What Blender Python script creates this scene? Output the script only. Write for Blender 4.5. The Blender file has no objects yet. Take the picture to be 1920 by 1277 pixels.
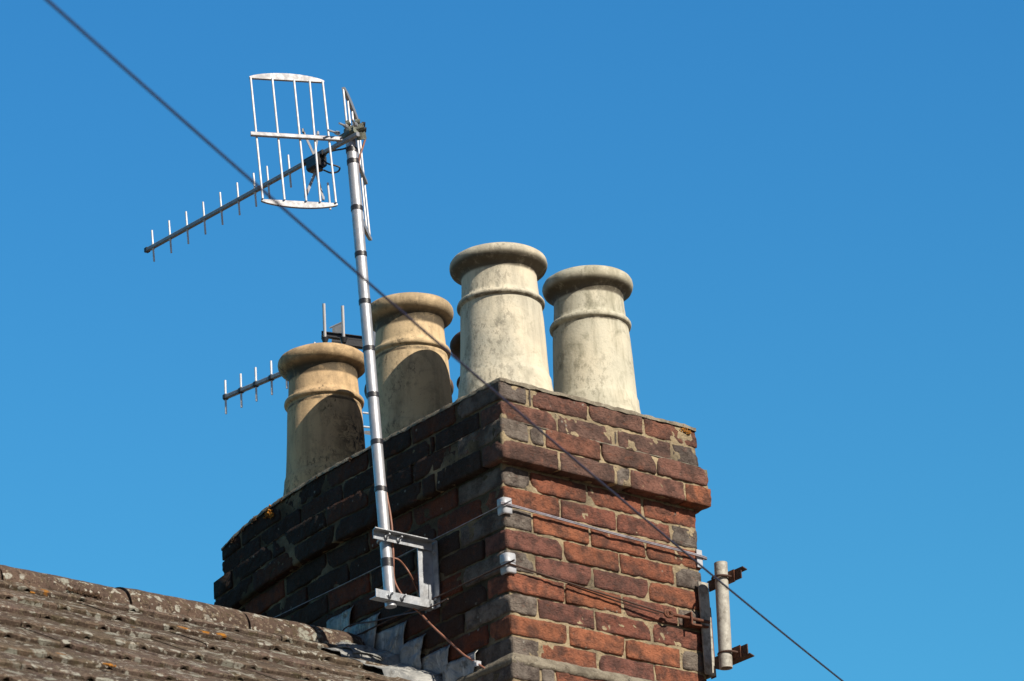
import bpy, math, random
from math import radians as R, sin, cos, pi
from mathutils import Vector as V, Matrix, noise

# ------------------------------------------------------------------ camera, sky, sun
scene = bpy.context.scene
col = scene.collection
AZ, EL, RO, FPX = R(40.19), R(23.04), R(-3.46), 7000.0
fw = V((cos(EL)*sin(AZ), cos(EL)*cos(AZ), sin(EL)))
r0 = fw.cross(V((0, 0, 1))).normalized()
u0 = r0.cross(fw)
rt = r0*cos(RO) + u0*sin(RO)
up = -r0*sin(RO) + u0*cos(RO)
CAM = -11.2219*fw + .0306*rt + .366*up
cd = bpy.data.cameras.new('camera'); cam = bpy.data.objects.new('camera', cd); col.objects.link(cam)
cam.matrix_world = Matrix(((rt.x, up.x, -fw.x, CAM.x), (rt.y, up.y, -fw.y, CAM.y), (rt.z, up.z, -fw.z, CAM.z), (0, 0, 0, 1)))
cd.sensor_width = 36; cd.lens = FPX/1920*36; cd.clip_end = 3000; cd.clip_start = .1
cd.dof.use_dof = True; cd.dof.focus_distance = 11.7; cd.dof.aperture_fstop = 8
scene.camera = cam
SUN_AZ, SUN_EL = R(176.5), R(36.5)          # azimuth from +Y towards +X
w = bpy.data.worlds.new('World'); scene.world = w; w.use_nodes = True
nt = w.node_tree; bg = nt.nodes['Background']
sk = nt.nodes.new('ShaderNodeTexSky'); sk.sky_type = 'NISHITA'; sk.sun_disc = False
sk.sun_elevation = SUN_EL; sk.sun_rotation = SUN_AZ
sk.altitude = 0; sk.air_density = 1.0; sk.dust_density = 0.1; sk.ozone_density = 3.0
tn = nt.nodes.new('ShaderNodeMix'); tn.data_type = 'RGBA'; tn.blend_type = 'MULTIPLY'; tn.inputs[0].default_value = 1
gc = nt.nodes.new('ShaderNodeTexCoord'); gs = nt.nodes.new('ShaderNodeSeparateXYZ'); nt.links.new(gc.outputs['Generated'], gs.inputs[0])
gm_ = nt.nodes.new('ShaderNodeMapRange'); gm_.interpolation_type = 'SMOOTHSTEP'; gm_.inputs[1].default_value = .28; gm_.inputs[2].default_value = .5; nt.links.new(gs.outputs[2], gm_.inputs[0])
gx = nt.nodes.new('ShaderNodeMix'); gx.data_type = 'RGBA'; nt.links.new(gm_.outputs[0], gx.inputs[0])
gx.inputs[6].default_value = (.40, 1.20, 1.30, 1); gx.inputs[7].default_value = (.33, 1.16, 1.50, 1)   # the photograph's colour balance: cyan low down, deep blue higher
sdv = nt.nodes.new('ShaderNodeVectorMath'); sdv.operation = 'DOT_PRODUCT'; nt.links.new(gc.outputs['Generated'], sdv.inputs[0])
sdv.inputs[1].default_value = (sin(SUN_AZ)*cos(SUN_EL), cos(SUN_AZ)*cos(SUN_EL), sin(SUN_EL))
g2 = nt.nodes.new('ShaderNodeMapRange'); g2.interpolation_type = 'SMOOTHSTEP'; g2.inputs[1].default_value = -.08; g2.inputs[2].default_value = .35; nt.links.new(sdv.outputs['Value'], g2.inputs[0])
gy = nt.nodes.new('ShaderNodeMix'); gy.data_type = 'RGBA'; nt.links.new(g2.outputs[0], gy.inputs[0]); nt.links.new(gx.outputs[2], gy.inputs[6])
gy.inputs[7].default_value = (.46, .48, .53, 1)        # neutral and dimmed towards the sun to lower the fill, deep blue away
nt.links.new(gy.outputs[2], tn.inputs[7])
nt.links.new(sk.outputs[0], tn.inputs[6]); nt.links.new(tn.outputs[2], bg.inputs[0]); bg.inputs[1].default_value = .075
sl = bpy.data.lights.new('sun', 'SUN'); sl.energy = 5.0; sl.angle = R(.53); sl.color = (1, .91, .77)
so = bpy.data.objects.new('sun', sl); col.objects.link(so)
sd = V((sin(SUN_AZ)*cos(SUN_EL), cos(SUN_AZ)*cos(SUN_EL), sin(SUN_EL)))
so.rotation_euler = sd.to_track_quat('Z', 'Y').to_euler()
scene.view_settings.view_transform = 'Standard'; scene.view_settings.look = 'None'
scene.view_settings.exposure = 0.66; scene.view_settings.gamma = 1

def ray(x, y): return fw + rt*((x-960)/FPX) + up*((638.5-y)/FPX)
def on(x, y, ax, v):                      # point of the plane axis = v seen at photo position x, y
    d = ray(x, y); return CAM + d*((v-CAM[ax])/d[ax])
def onp(x, y, P, n):
    d = ray(x, y); return CAM + d*((P-CAM).dot(n)/d.dot(n))
def dist(x, y, D): return CAM + ray(x, y)*D

# ------------------------------------------------------------------ mesh helpers
rnd = random.Random(7)
def nz(p, s, o=0.0): return noise.noise(V((p[0]*s+o, p[1]*s-o*.7, p[2]*s+o*1.3)))
class MB:
    def __init__(s): s.v = []; s.f = []; s.c = []
    def add(s, vs, fs, c=(1, 1, 1)):
        b = len(s.v); s.v += [tuple(x) for x in vs]; s.f += [tuple(i+b for i in f) for f in fs]; s.c += [c]*len(vs)
    def box(s, a, b, c=(1, 1, 1), M=None):
        vs = [V((x, y, z)) for x in (a[0], b[0]) for y in (a[1], b[1]) for z in (a[2], b[2])]
        if M: vs = [M @ q for q in vs]
        s.add(vs, [(0, 1, 3, 2), (4, 6, 7, 5), (0, 4, 5, 1), (2, 3, 7, 6), (0, 2, 6, 4), (1, 5, 7, 3)], c)
    def bar(s, p, q, w, h, side=None, bev=.15):           # rectangular bar p to q, chamfered edges
        p, q = V(p), V(q); d = (q-p).normalized()
        sx = V(side) if side else d.cross(V((0, 0, 1)))
        sx = (sx - d*sx.dot(d)).normalized(); sz = d.cross(sx)
        k = min(w, h)*bev
        ring = [(-w/2+k, -h/2), (w/2-k, -h/2), (w/2, -h/2+k), (w/2, h/2-k), (w/2-k, h/2), (-w/2+k, h/2), (-w/2, h/2-k), (-w/2, -h/2+k)]
        vs = [e + sx*a + sz*b for e in (p, q) for a, b in ring]
        s.add(vs, [(i, (i+1) % 8, 8+(i+1) % 8, 8+i) for i in range(8)] + [tuple(range(7, -1, -1)), tuple(range(8, 16))])
    def tube(s, pts, r, n=8, caps=True, hollow=False):
        pts = [V(p) for p in pts]; vs = []; fs = []
        rs = r if isinstance(r, (list, tuple)) else [r]*len(pts)
        t0 = (pts[1]-pts[0]).normalized(); a = t0.cross(V((0, 0, 1)))
        if a.length < .01: a = t0.cross(V((0, 1, 0)))
        a.normalize()
        for i, p in enumerate(pts):
            t = (pts[min(i+1, len(pts)-1)] - pts[max(i-1, 0)]).normalized()
            a = (a - t*a.dot(t)).normalized(); b = t.cross(a)
            vs += [p + a*cos(2*pi*k/n)*rs[i] + b*sin(2*pi*k/n)*rs[i] for k in range(n)]
        for i in range(len(pts)-1):
            fs += [(i*n+k, i*n+(k+1) % n, (i+1)*n+(k+1) % n, (i+1)*n+k) for k in range(n)]
        if caps: fs += [tuple(range(n-1, -1, -1)), tuple(range((len(pts)-1)*n, len(pts)*n))]
        s.add(vs, fs)
    def lathe(s, prof, n=72, O=(0, 0, 0), wob=0.0, seed=0.0):
        O = V(O); vs = []; fs = []
        for j, (r, z) in enumerate(prof):
            for k in range(n):
                a = 2*pi*k/n; d = V((cos(a), sin(a), 0))
                rr = r + wob*nz((cos(a)*1.3, sin(a)*1.3, z*5), 1.0, seed) + wob*.35*nz((cos(a)*5, sin(a)*5, z*30), 1.0, seed+3)
                vs.append(O + d*rr + V((0, 0, z + wob*.5*nz((cos(a), sin(a), 0), 1.2, seed+9))))
        for j in range(len(prof)-1):
            fs += [(j*n+k, j*n+(k+1) % n, (j+1)*n+(k+1) % n, (j+1)*n+k) for k in range(n)]
        s.add(vs, fs)
    def plate(s, poly, th, n):                             # polygon (list of points) given thickness along n
        n = V(n).normalized()*th; k = len(poly)
        vs = [V(p) for p in poly] + [V(p)+n for p in poly]
        s.add(vs, [tuple(range(k-1, -1, -1)), tuple(range(k, 2*k))] + [(i, (i+1) % k, k+(i+1) % k, k+i) for i in range(k)])
    def build(s, name, m, parent=None, smooth=False, auto=None, recalc=True):
        me = bpy.data.meshes.new(name); me.from_pydata(s.v, [], s.f)
        if any(c != (1, 1, 1) for c in s.c):
            at = me.attributes.new('col', 'FLOAT_COLOR', 'POINT')
            at.data.foreach_set('color', [q for c in s.c for q in (*c, 1.0)])
        if recalc:
            import bmesh
            bm = bmesh.new(); bm.from_mesh(me); bmesh.ops.recalc_face_normals(bm, faces=bm.faces); bm.to_mesh(me); bm.free()
        if smooth:
            me.polygons.foreach_set('use_smooth', [True]*len(me.polygons))
            if auto: me.set_sharp_from_angle(angle=R(auto))
        me.materials.append(m)
        o = bpy.data.objects.new(name, me); col.objects.link(o)
        if parent: o.parent = parent; o.matrix_parent_inverse = parent.matrix_basis.inverted()
        return o
def tag(o, label, cat, group=None):
    o['label'] = label; o['category'] = cat
    if group: o['group'] = group
    return o
def empty(name, loc, label=None, cat=None, group=None):
    o = bpy.data.objects.new(name, None); col.objects.link(o); o.location = loc; o.empty_display_size = .1
    if label: tag(o, label, cat, group)
    bpy.context.view_layer.update()
    return o

# ------------------------------------------------------------------ materials
class NT:
    def __init__(s, name):
        s.m = bpy.data.materials.new(name); s.m.use_nodes = True; s.t = s.m.node_tree
        s.b = s.t.nodes['Principled BSDF']; s.tc = s.t.nodes.new('ShaderNodeTexCoord')
    def n(s, ty, **k):
        x = s.t.nodes.new(ty)
        for a, b in k.items(): setattr(x, a, b)
        return x
    def l(s, a, b): s.t.links.new(a, b)
    def co(s, sc=(1, 1, 1), loc=(0, 0, 0)):
        m = s.n('ShaderNodeMapping'); m.inputs['Scale'].default_value = sc; m.inputs['Location'].default_value = loc
        s.l(s.tc.outputs['Object'], m.inputs[0]); return m.outputs[0]
    def noise(s, sc, det=5, ro=.6, vec=None, dis=0):
        x = s.n('ShaderNodeTexNoise'); x.inputs['Scale'].default_value = sc; x.inputs['Detail'].default_value = det
        x.inputs['Roughness'].default_value = ro; x.inputs['Distortion'].default_value = dis
        s.l(vec or s.co(), x.inputs['Vector']); return x.outputs['Fac']
    def vor(s, sc, vec=None, rand=1, feat='F1'):
        x = s.n('ShaderNodeTexVoronoi', feature=feat); x.inputs['Scale'].default_value = sc; x.inputs['Randomness'].default_value = rand
        s.l(vec or s.co(), x.inputs['Vector']); return x
    def ramp(s, f, a, b, lo=0., hi=1.):
        x = s.n('ShaderNodeMapRange'); x.interpolation_type = 'SMOOTHSTEP'
        x.inputs[1].default_value = a; x.inputs[2].default_value = b; x.inputs[3].default_value = lo; x.inputs[4].default_value = hi
        s.l(f, x.inputs[0]); return x.outputs[0]
    def mix(s, f, a, b, bt='MIX'):
        x = s.n('ShaderNodeMix', data_type='RGBA', blend_type=bt)
        for sock, v in ((x.inputs[0], f), (x.inputs[6], a), (x.inputs[7], b)):
            if hasattr(v, 'is_linked'): s.l(v, sock)
            elif isinstance(v, (int, float)): sock.default_value = v
            else: sock.default_value = (*v, 1)
        return x.outputs[2]
    def math(s, op, a, b=0.):
        x = s.n('ShaderNodeMath', operation=op)
        for sock, v in ((x.inputs[0], a), (x.inputs[1], b)):
            if hasattr(v, 'is_linked'): s.l(v, sock)
            else: sock.default_value = v
        return x.outputs[0]
    def attr(s): 
        x = s.n('ShaderNodeAttribute'); x.attribute_name = 'col'; return x.outputs['Color']
    def bump(s, h, d, st=1.0, prev=None):
        x = s.n('ShaderNodeBump'); x.inputs['Distance'].default_value = d; x.inputs['Strength'].default_value = st
        s.l(h, x.inputs['Height'])
        if prev: s.l(prev, x.inputs['Normal'])
        return x.outputs[0]
    def out(s, c, ro=.9, nrm=None, met=0., spec=None):
        if hasattr(c, 'is_linked'): s.l(c, s.b.inputs['Base Color'])
        else: s.b.inputs['Base Color'].default_value = (*c, 1)
        if hasattr(ro, 'is_linked'): s.l(ro, s.b.inputs['Roughness'])
        else: s.b.inputs['Roughness'].default_value = ro
        s.b.inputs['Metallic'].default_value = met
        if spec is not None: s.b.inputs['Specular IOR Level'].default_value = spec
        if nrm: s.l(nrm, s.b.inputs['Normal'])
        return s.m

def m_brick():
    k = NT('weathered_brick')
    c = k.attr()
    c = k.mix(k.ramp(k.noise(17, 6, .68), .40, .62), c, k.mix(.7, c, (.035, .024, .022)))
    c = k.mix(k.ramp(k.noise(4.5, 5, .7, k.co(loc=(6, 2, 8))), .52, .68, 0, .62), c, (.05, .036, .030))
    c = k.mix(k.ramp(k.noise(30, 4, .6, k.co((1, 1, 2), (3, 1, 2))), .56, .74, 0, .5), c, k.mix(.5, c, (0.269, 0.077, 0.032)))
    c = k.mix(k.ramp(k.noise(160, 3, .7), .62, .76, 0, .8), c, (.02, .016, .015))
    c = k.mix(k.ramp(k.noise(220, 2, .7, k.co(loc=(7, 7, 7))), .68, .76, 0, .6), c, (0.269, 0.230, 0.192))
    # pale lichen discs and a few orange ones
    v = k.vor(34, k.co(loc=(2, 5, 1)))
    spot = k.math('MULTIPLY', k.ramp(v.outputs['Distance'], .10, .2, 1, 0), k.ramp(k.noise(9, 2, .5, k.co(loc=(9, 1, 4))), .58, .68))
    c = k.mix(k.math('MULTIPLY', spot, .75), c, (0.269, 0.262, 0.230))
    h1 = k.noise(70, 8, .68); h2 = k.noise(24, 4, .6, k.co((1, 1, 1.6)), 1.5)
    cr = k.vor(26, k.co((1, 1, 1.7), (4, 4, 4)), 1, 'DISTANCE_TO_EDGE').outputs['Distance']
    crk = k.math('MULTIPLY', k.ramp(cr, 0, .03, 1, 0), k.ramp(k.noise(8, 2), .55, .65))
    c = k.mix(k.math('MULTIPLY', crk, .6), c, (.03, .02, .018))
    h3 = k.noise(48, 5, .6, k.co((1, 1, 2.2), (2, 6, 2)), 2.5)
    n = k.bump(h2, .010, .9); n = k.bump(h3, .007, 1.0, n); n = k.bump(h1, .006, 1.0, n)
    return k.out(c, .92, n, spec=.25)
def m_mortar(name='lime_mortar', a=(0.33, 0.27, 0.18), b=(0.20, 0.165, 0.115), tint=False):
    k = NT(name)
    c = k.mix(k.ramp(k.noise(18, 6, .7), .35, .65), a, b)
    c = k.mix(k.ramp(k.noise(130, 3, .7), .58, .72), c, (0.320, 0.294, 0.243))
    c = k.mix(k.ramp(k.noise(60, 4, .7, k.co(loc=(5, 5, 5))), .58, .7), c, (.045, .04, .035))
    c = k.mix(k.ramp(k.noise(5, 3, .6, k.co(loc=(1, 8, 2))), .5, .72, 0, .6), c, (0.058, 0.054, 0.045))
    if tint: c = k.mix(1.0, c, k.attr(), 'MULTIPLY')
    n = k.bump(k.noise(120, 8, .7), .008, 1.0)
    return k.out(c, .95, n, spec=.2)
def m_pot(name, a, b, dark, mot, spots=0.5, seed=0, stain=None):
    k = NT(name); L = (seed*3.1, seed*1.7, seed)
    c = k.mix(k.ramp(k.noise(5, 5, .6, k.co((1, 1, .8), L)), .36, .64), a, b)
    st = k.noise(22, 5, .65, k.co((1, 1, .16), L))
    c = k.mix(k.ramp(st, .46, .7, 0, mot), c, dark)
    c = k.mix(k.ramp(k.noise(11, 6, .7, k.co(loc=L), .6), .5, .72, 0, mot), c, k.mix(.5, dark, (0.077, 0.083, 0.051)))
    c = k.mix(k.ramp(k.noise(95, 4, .7, k.co(loc=L)), .62, .72, 0, spots), c, (0.038, 0.032, 0.026))
    sz_ = k.n('ShaderNodeSeparateXYZ'); k.l(k.tc.outputs['Object'], sz_.inputs[0])
    rim = k.math('MULTIPLY', k.ramp(sz_.outputs[2], .452, .470), k.ramp(k.noise(24, 5, .7, k.co((1, 1, 1.5), L)), .36, .6, .1, .7))
    c = k.mix(rim, c, k.mix(.25, dark, a))
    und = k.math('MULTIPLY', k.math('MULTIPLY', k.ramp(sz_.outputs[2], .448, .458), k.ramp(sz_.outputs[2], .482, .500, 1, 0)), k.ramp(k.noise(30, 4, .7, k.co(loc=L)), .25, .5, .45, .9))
    c = k.mix(und, c, (.045, .036, .024))  # rim underside: grime, with its shade also painted into the colour
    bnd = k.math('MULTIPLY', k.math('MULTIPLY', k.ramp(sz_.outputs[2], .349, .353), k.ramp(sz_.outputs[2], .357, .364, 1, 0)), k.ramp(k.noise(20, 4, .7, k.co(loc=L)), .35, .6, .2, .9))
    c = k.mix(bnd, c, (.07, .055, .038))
    scr = k.math('MULTIPLY', k.ramp(k.noise(75, 6, .78, k.co((1, 1, .6), L)), .50, .58), k.ramp(k.noise(6, 3, .6, k.co(loc=(L[1], L[0], 3))), .44, .62, 0, .75*spots+.3))
    scr = k.math('MULTIPLY', scr, k.ramp(sz_.outputs[0], -.085, .01, 1, .15))
    c = k.mix(scr, c, k.mix(.5, dark, (.03, .03, .024)))
    if stain:
        v_ = k.n('ShaderNodeVectorMath', operation='DISTANCE'); k.l(k.tc.outputs['Object'], v_.inputs[0]); v_.inputs[1].default_value = stain
        c = k.mix(k.math('MULTIPLY', k.ramp(v_.outputs['Value'], .03, .13, 1, 0), k.ramp(k.noise(26, 6, .75, None, 1), .44, .56, 0, .9)), c, (.02, .018, .014))
    # hairline scratches
    wv = k.noise(38, 3, .6, k.co((1, 1, .5), L), 4)
    c = k.mix(k.ramp(k.math('ABSOLUTE', k.math('SUBTRACT', wv, .5)), 0, .012, .35*spots, 0), c, (0.045, 0.038, 0.032))
    n = k.bump(k.noise(9, 3, .5, k.co(loc=L)), .004, .4); n = k.bump(k.noise(130, 5, .65), .0014, .8, n)
    return k.out(c, .82, n, spec=.3)
def m_tile():
    k = NT('lichened_concrete_tile')
    c = k.mix(k.ramp(k.noise(7, 5, .65), .35, .68), (0.115, 0.082, 0.062), (0.078, 0.057, 0.045))
    c = k.mix(1.0, c, k.attr(), 'MULTIPLY')
    c = k.mix(k.ramp(k.noise(26, 5, .7, k.co(loc=(3, 3, 3))), .52, .68, 0, .8), c, (0.077, 0.064, 0.032))
    c = k.mix(k.ramp(k.noise(75, 5, .78), .52, .62, 0, .8), c, (.028, .02, .014))
    c = k.mix(k.ramp(k.noise(70, 4, .78, k.co(loc=(8, 8, 8))), .54, .62, 0, .85), c, (0.230, 0.186, 0.134))
    w = k.n('ShaderNodeMix', data_type='VECTOR'); 
    nn = k.n('ShaderNodeTexNoise'); nn.inputs['Scale'].default_value = 40; k.l(k.co(), nn.inputs['Vector'])
    w.inputs[0].default_value = .03; k.l(k.co(), w.inputs[4]); k.l(nn.outputs['Color'], w.inputs[5]); wv = w.outputs[1]
    for sc, a, b, thr, cc, lo in ((22, .22, .30, .5, (0.256, 0.250, 0.218), 1), (48, .2, .3, .56, (0.294, 0.282, 0.243), 3), (11, .22, .3, .58, (0.211, 0.211, 0.179), 5)):
        v = k.vor(sc, wv); 
        sp = k.math('MULTIPLY', k.ramp(v.outputs['Distance'], a, b, 1, 0), k.ramp(k.noise(5.5, 3, .6, k.co(loc=(lo, lo*2, 0))), thr-.12, thr-.03))
        sp = k.math('MULTIPLY', sp, k.ramp(k.noise(90, 4, .7, k.co(loc=(lo, 0, lo))), .36, .5))
        c = k.mix(k.math('MULTIPLY', sp, .95), c, tuple(q*1.45 for q in cc))
    v = k.vor(9, wv, 1)
    sp = k.math('MULTIPLY', k.ramp(v.outputs['Distance'], .12, .2, 1, 0), k.ramp(k.noise(3.2, 1, .5, k.co(loc=(12, 5, 3))), .60, .64))
    sp = k.math('MULTIPLY', sp, k.ramp(k.noise(80, 3, .7), .38, .5))
    c = k.mix(sp, c, (0.397, 0.160, 0.013))
    n = k.bump(k.noise(55, 6, .75), .012, 1.0); n = k.bump(k.noise(200, 3, .7), .005, 1.0, n)
    return k.out(c, .93, n, spec=.2)
def m_metal(name, c1, c2, ro=.4, met=.85, sc=40, bump=.0006, dirt=0.0):
    k = NT(name)
    c = k.mix(k.ramp(k.noise(sc, 5, .65), .38, .66), c1, c2)
    if dirt: c = k.mix(k.ramp(k.noise(sc*.5, 6, .7, k.co(loc=(4, 2, 4))), .5, .64, 0, dirt), c, (0.070, 0.054, 0.038))
    return k.out(c, k.ramp(k.noise(sc*2, 3), .3, .7, ro-.08, ro+.14), k.bump(k.noise(sc*3, 4), bump, .8), met)
def m_flat(name, c, ro=.5, sc=60, var=.25):
    k = NT(name); d = tuple(x*(1-var) for x in c)
    return k.out(k.mix(k.ramp(k.noise(sc, 4), .35, .65), c, d), ro, k.bump(k.noise(sc*3, 3), .0005, .6))
BRICK = m_brick(); MORTAR = m_mortar(tint=True); FLAUNCH = m_mortar('cement_flaunching', (0.230, 0.205, 0.160), (0.128, 0.109, 0.083)); TILE = m_tile()
RODM = m_metal('bright_rod_alloy', (.56, .56, .58), (.46, .46, .49), .45, .15, 25, .0003)
ALU = m_metal('aluminium', (0.34, 0.34, 0.36), (0.27, 0.27, 0.29), .5, .25, 25)
MASTM = m_metal('mast_alloy', (0.397, 0.403, 0.435), (0.320, 0.333, 0.365), .45, .6, 20)
GALV = m_metal('galvanised_steel', (0.384, 0.403, 0.435), (0.269, 0.294, 0.333), .5, .6, 30, .001, .3)
DARKALU = m_metal('weathered_boom_alloy', (0.26, 0.27, 0.29), (0.19, 0.20, 0.22), .5, .35, 60)
CAST = m_metal('cast_clamp', (0.141, 0.154, 0.128), (0.077, 0.083, 0.070), .6, .5, 90, .002, .4)
RUST = m_flat('rusty_iron', (0.128, 0.045, 0.022), .85, 90, .55)
RUSTD = m_flat('dark_rusty_iron', (0.064, 0.032, 0.022), .85, 90, .5)
OLDPIPE = m_metal('painted_pipe', (0.358, 0.346, 0.307), (0.269, 0.256, 0.230), .7, .15, 50, .001, .5)
BLACK = m_flat('black_plastic', (.018, .018, .022), .45)
TAPE = m_flat('black_tape', (.02, .02, .026), .4)
COPPER = m_flat('pinkish_coax_sheath', (.23, .10, .065), .5, 30, .2)
BROWNC = m_flat('brown_coax_sheath', (0.064, 0.029, 0.019), .5, 30, .2)
CABLE = m_flat('overhead_cable_sheath', (0.022, 0.013, 0.038), .5)
WHITEP = m_metal('white_corner_plate', (0.371, 0.384, 0.422), (0.294, 0.307, 0.333), .55, .1, 30, .001, .25)
WIRE = m_metal('old_wire', (0.28, 0.265, 0.30), (0.17, 0.16, 0.19), .55, .3, 40, .001, .3)
def m_lead():
    k = NT('lead_sheet')
    c = k.mix(k.ramp(k.noise(9, 5, .65), .38, .62), (.27, .27, .26), (.13, .135, .14))
    c = k.mix(k.ramp(k.noise(30, 4, .7, k.co((1, 1, .18))), .52, .66, 0, .8), c, (.40, .40, .38))
    c = k.mix(k.ramp(k.noise(22, 5, .7, k.co(loc=(4, 4, 2))), .55, .68, 0, .85), c, (.05, .048, .042))
    n = k.bump(k.noise(11, 3, .55, k.co(loc=(3, 3, 3)), .8), .03, 1.0); n = k.bump(k.noise(70, 4), .003, .8, n)
    return k.out(c, .62, n, .1)
LEAD = m_lead()
ORANGE = m_flat('orange_lichen', (0.384, 0.154, 0.013), .95, 120, .6)
MOSS = m_flat('brown_moss', (0.064, 0.032, 0.013), .98, 150, .6)

# ------------------------------------------------------------------ the chimney stack
W, L, CH = .7775, 1.4525, .0676
def sag(p):                                # the far end of the stack has settled
    t = max(0, (p[1]-.85)/.6); e = 0
    if p[2] > .19 and p[1] > 1.2:         # broken, rounded top corner
        e = .026*min(1, (p[2]-.19)/.08)*((p[1]-1.2)/.25)**2 * max(.3, 1-max(0, p[0])/.5)
    return -.052*t**1.5 - e
def brick(mb, a, b, c, fine, seed, rough=1.0):
    step = .0105 if fine else .05
    n = [max(2, round((b[i]-a[i])/step)) for i in range(3)]
    idx = {}; vs = []; fs = []
    A, B = V(a), V(b); ctr = (A+B)/2
    tw = V((rnd.uniform(-1, 1), rnd.uniform(-1, 1), rnd.uniform(-1, 1)))*.004
    off = V((rnd.uniform(-1, 1)*.0016, rnd.uniform(-1, 1)*.0016, rnd.uniform(-1, 1)*.0012))
    rad = .0022
    chip = [(V([rnd.choice((A[i], B[i])) for i in range(3)]), rnd.uniform(.012, .03)*min(1.6, rough)) for _ in range(rnd.choice((0, 1, 2, 3)) + (3 if rough > 1.6 else 0))]
    for _ in range(rnd.choice((0, 0, 1))):
        ax = rnd.choice((0, 1)); q_ = [rnd.choice((A[i], B[i])) for i in range(3)]; q_[ax] = rnd.uniform(A[ax], B[ax]); chip.append((V(q_), rnd.uniform(.010, .02)))
    def vid(i, j, k):
        key = (i, j, k)
        if key in idx: return idx[key]
        p = V((A[0]+(B[0]-A[0])*i/n[0], A[1]+(B[1]-A[1])*j/n[1], A[2]+(B[2]-A[2])*k/n[2]))
        q = V([min(max(p[m], A[m]+rad), B[m]-rad) for m in range(3)]); d = p-q
        if d.length > 0: d = d.normalized(); p = q + d*rad
        if fine:
            e = .0020*rough*nz(p, 26, seed) + .0022*rough*nz(p, 75, seed+5)
            e -= .0022*rough*max(0, nz(p, 13, seed+11)-.2)*3
            p = p + d*e
            for cc, cr in chip:
                t = (p-cc).length
                if t < cr: p = p + (ctr-p).normalized()*(cr-t)*.45
        p = p + (p-ctr).cross(tw) + off
        p.z += sag(p)
        idx[key] = len(vs); vs.append(p); return idx[key]
    for (u, v_, w_) in ((0, 1, 2), (1, 2, 0), (2, 0, 1)):
        for s in (0, n[w_]):
            for i in range(n[u]):
                for j in range(n[v_]):
                    q = []
                    for di, dj in ((0, 0), (1, 0), (1, 1), (0, 1)):
                        t = [0, 0, 0]; t[u] = i+di; t[v_] = j+dj; t[w_] = s; q.append(vid(*t))
                    fs.append(tuple(q) if s else tuple(q[::-1]))
    mb.add(vs, fs, c)
def bcol(kind, upper=0):
    r = rnd.random()
    if kind == 'grey': c = rnd.choice([(.135, .115, .10), (.155, .13, .11), (.12, .10, .088)])
    elif kind == 'cap': c = rnd.choice([(0.145, 0.076, 0.058), (0.170, 0.080, 0.060), (0.125, 0.072, 0.058), (0.195, 0.085, 0.058)])
    elif kind == 'soot_shade': c = rnd.choice([(.030, .017, .011), (.044, .021, .013), (.024, .015, .010), (.065, .026, .014)])  # soot plus the left side's shade, painted into the brick colour
    elif kind == 'shaded_red': c = rnd.choice([(0.10, 0.029, 0.014), (0.075, 0.024, 0.012), (0.13, 0.036, 0.016)])  # the red brick darkened to paint in the left side's shade
    else: c = rnd.choice([(0.205, 0.076, 0.043), (0.195, 0.070, 0.041), (0.170, 0.064, 0.044), (0.225, 0.083, 0.044), (0.140, 0.059, 0.045)])
    f = rnd.uniform(.9, 1.12)*(1.2 if kind == 'red' else 1.15 if kind == 'grey' else 1.0); return tuple(x*f for x in c)
def split(total, first, e):
    """brick lengths along a run: first brick, then stretchers, closing piece"""
    out = []; x = 0; out.append((0, first)); x = first+.01
    while total-x > .215+.03: out.append((x, x+.215)); x += .225
    out.append((x, total)); return out
def course(mb, z0, h, odd, pr, zone, bw=.1025, fine=True):
    x0, y0, x1, y1 = -pr, -pr, W+pr, L+pr; z1 = z0+h-.0078
    if zone == 'cap': x0 += .006; x1 += .004; y0 -= .008
    LX, LY = x1-x0, y1-y0
    def put(a, b, kind, f=fine):
        brick(mb, a, b, bcol(kind), f, rnd.uniform(0, 99), (1.7 if b[0] < .2 and a[1] > .8 else 1.2) if zone == 'cap' else 1.1)
    main = 'cap' if zone == 'cap' else 'red'
    def hk(l, side='f'):
        if side == 'l': return 'soot_shade' if (zone == 'cap' or rnd.random() < .5) else 'shaded_red'
        if l < .13: return 'grey'
        return main
    
    # pinwheel: front (y0), right (x1), back (y1), left (x0)
    for side in range(4):
        run = LX if side in (0, 2) else LY
        if odd: s, e = bw+.01, run             # starts after the neighbour's brick, runs to the far corner
        else: s, e = 0, run-bw-.01
        n = int(round((e-s+.01)/.225)); rem = (e-s+.01)-n*.225
        lens = [.215]*n
        if abs(rem) > .012:
            if rem < 0: lens = [.215]*(n-1); rem += .225
            pos = (1 if odd else len(lens)-1) if side != 0 else (0 if odd else len(lens)-1)
            lens.insert(max(0, min(pos, len(lens))), rem-.01)
        elif n: lens = [.215+rem/n]*n
        if not odd and side in (0, 1, 2, 3): pass
        x = s
        for li in lens:
            a, b = x, x+li; x = b+.01
            if side == 0: A, B = (x0+a, y0, z0), (x0+b, y0+bw, z1)
            elif side == 1: A, B = (x1-bw, y0+a, z0), (x1, y0+b, z1)
            elif side == 2: A, B = (x1-b, y1-bw, z0), (x1-a, y1, z1)
            else: A, B = (x0, y1-b, z0), (x0+bw, y1-a, z1)
            f = fine and side in (0, 3)
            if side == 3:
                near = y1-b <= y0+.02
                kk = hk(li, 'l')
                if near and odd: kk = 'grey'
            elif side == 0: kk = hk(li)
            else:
                kk = main if side == 1 else 'soot_shade'
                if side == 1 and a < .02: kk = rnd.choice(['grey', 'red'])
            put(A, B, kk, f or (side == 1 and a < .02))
stack = empty('chimney_stack', (W/2, L/2, -1.3), 'tall red brick chimney stack with smoke-stained, shade-darkened side and stepped out brick courses under its pots', 'chimney')
mb = MB()
for i in range(5, 14): course(mb, -(i-4)*CH, CH, i % 2 == 1, 0, 'body')
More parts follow.
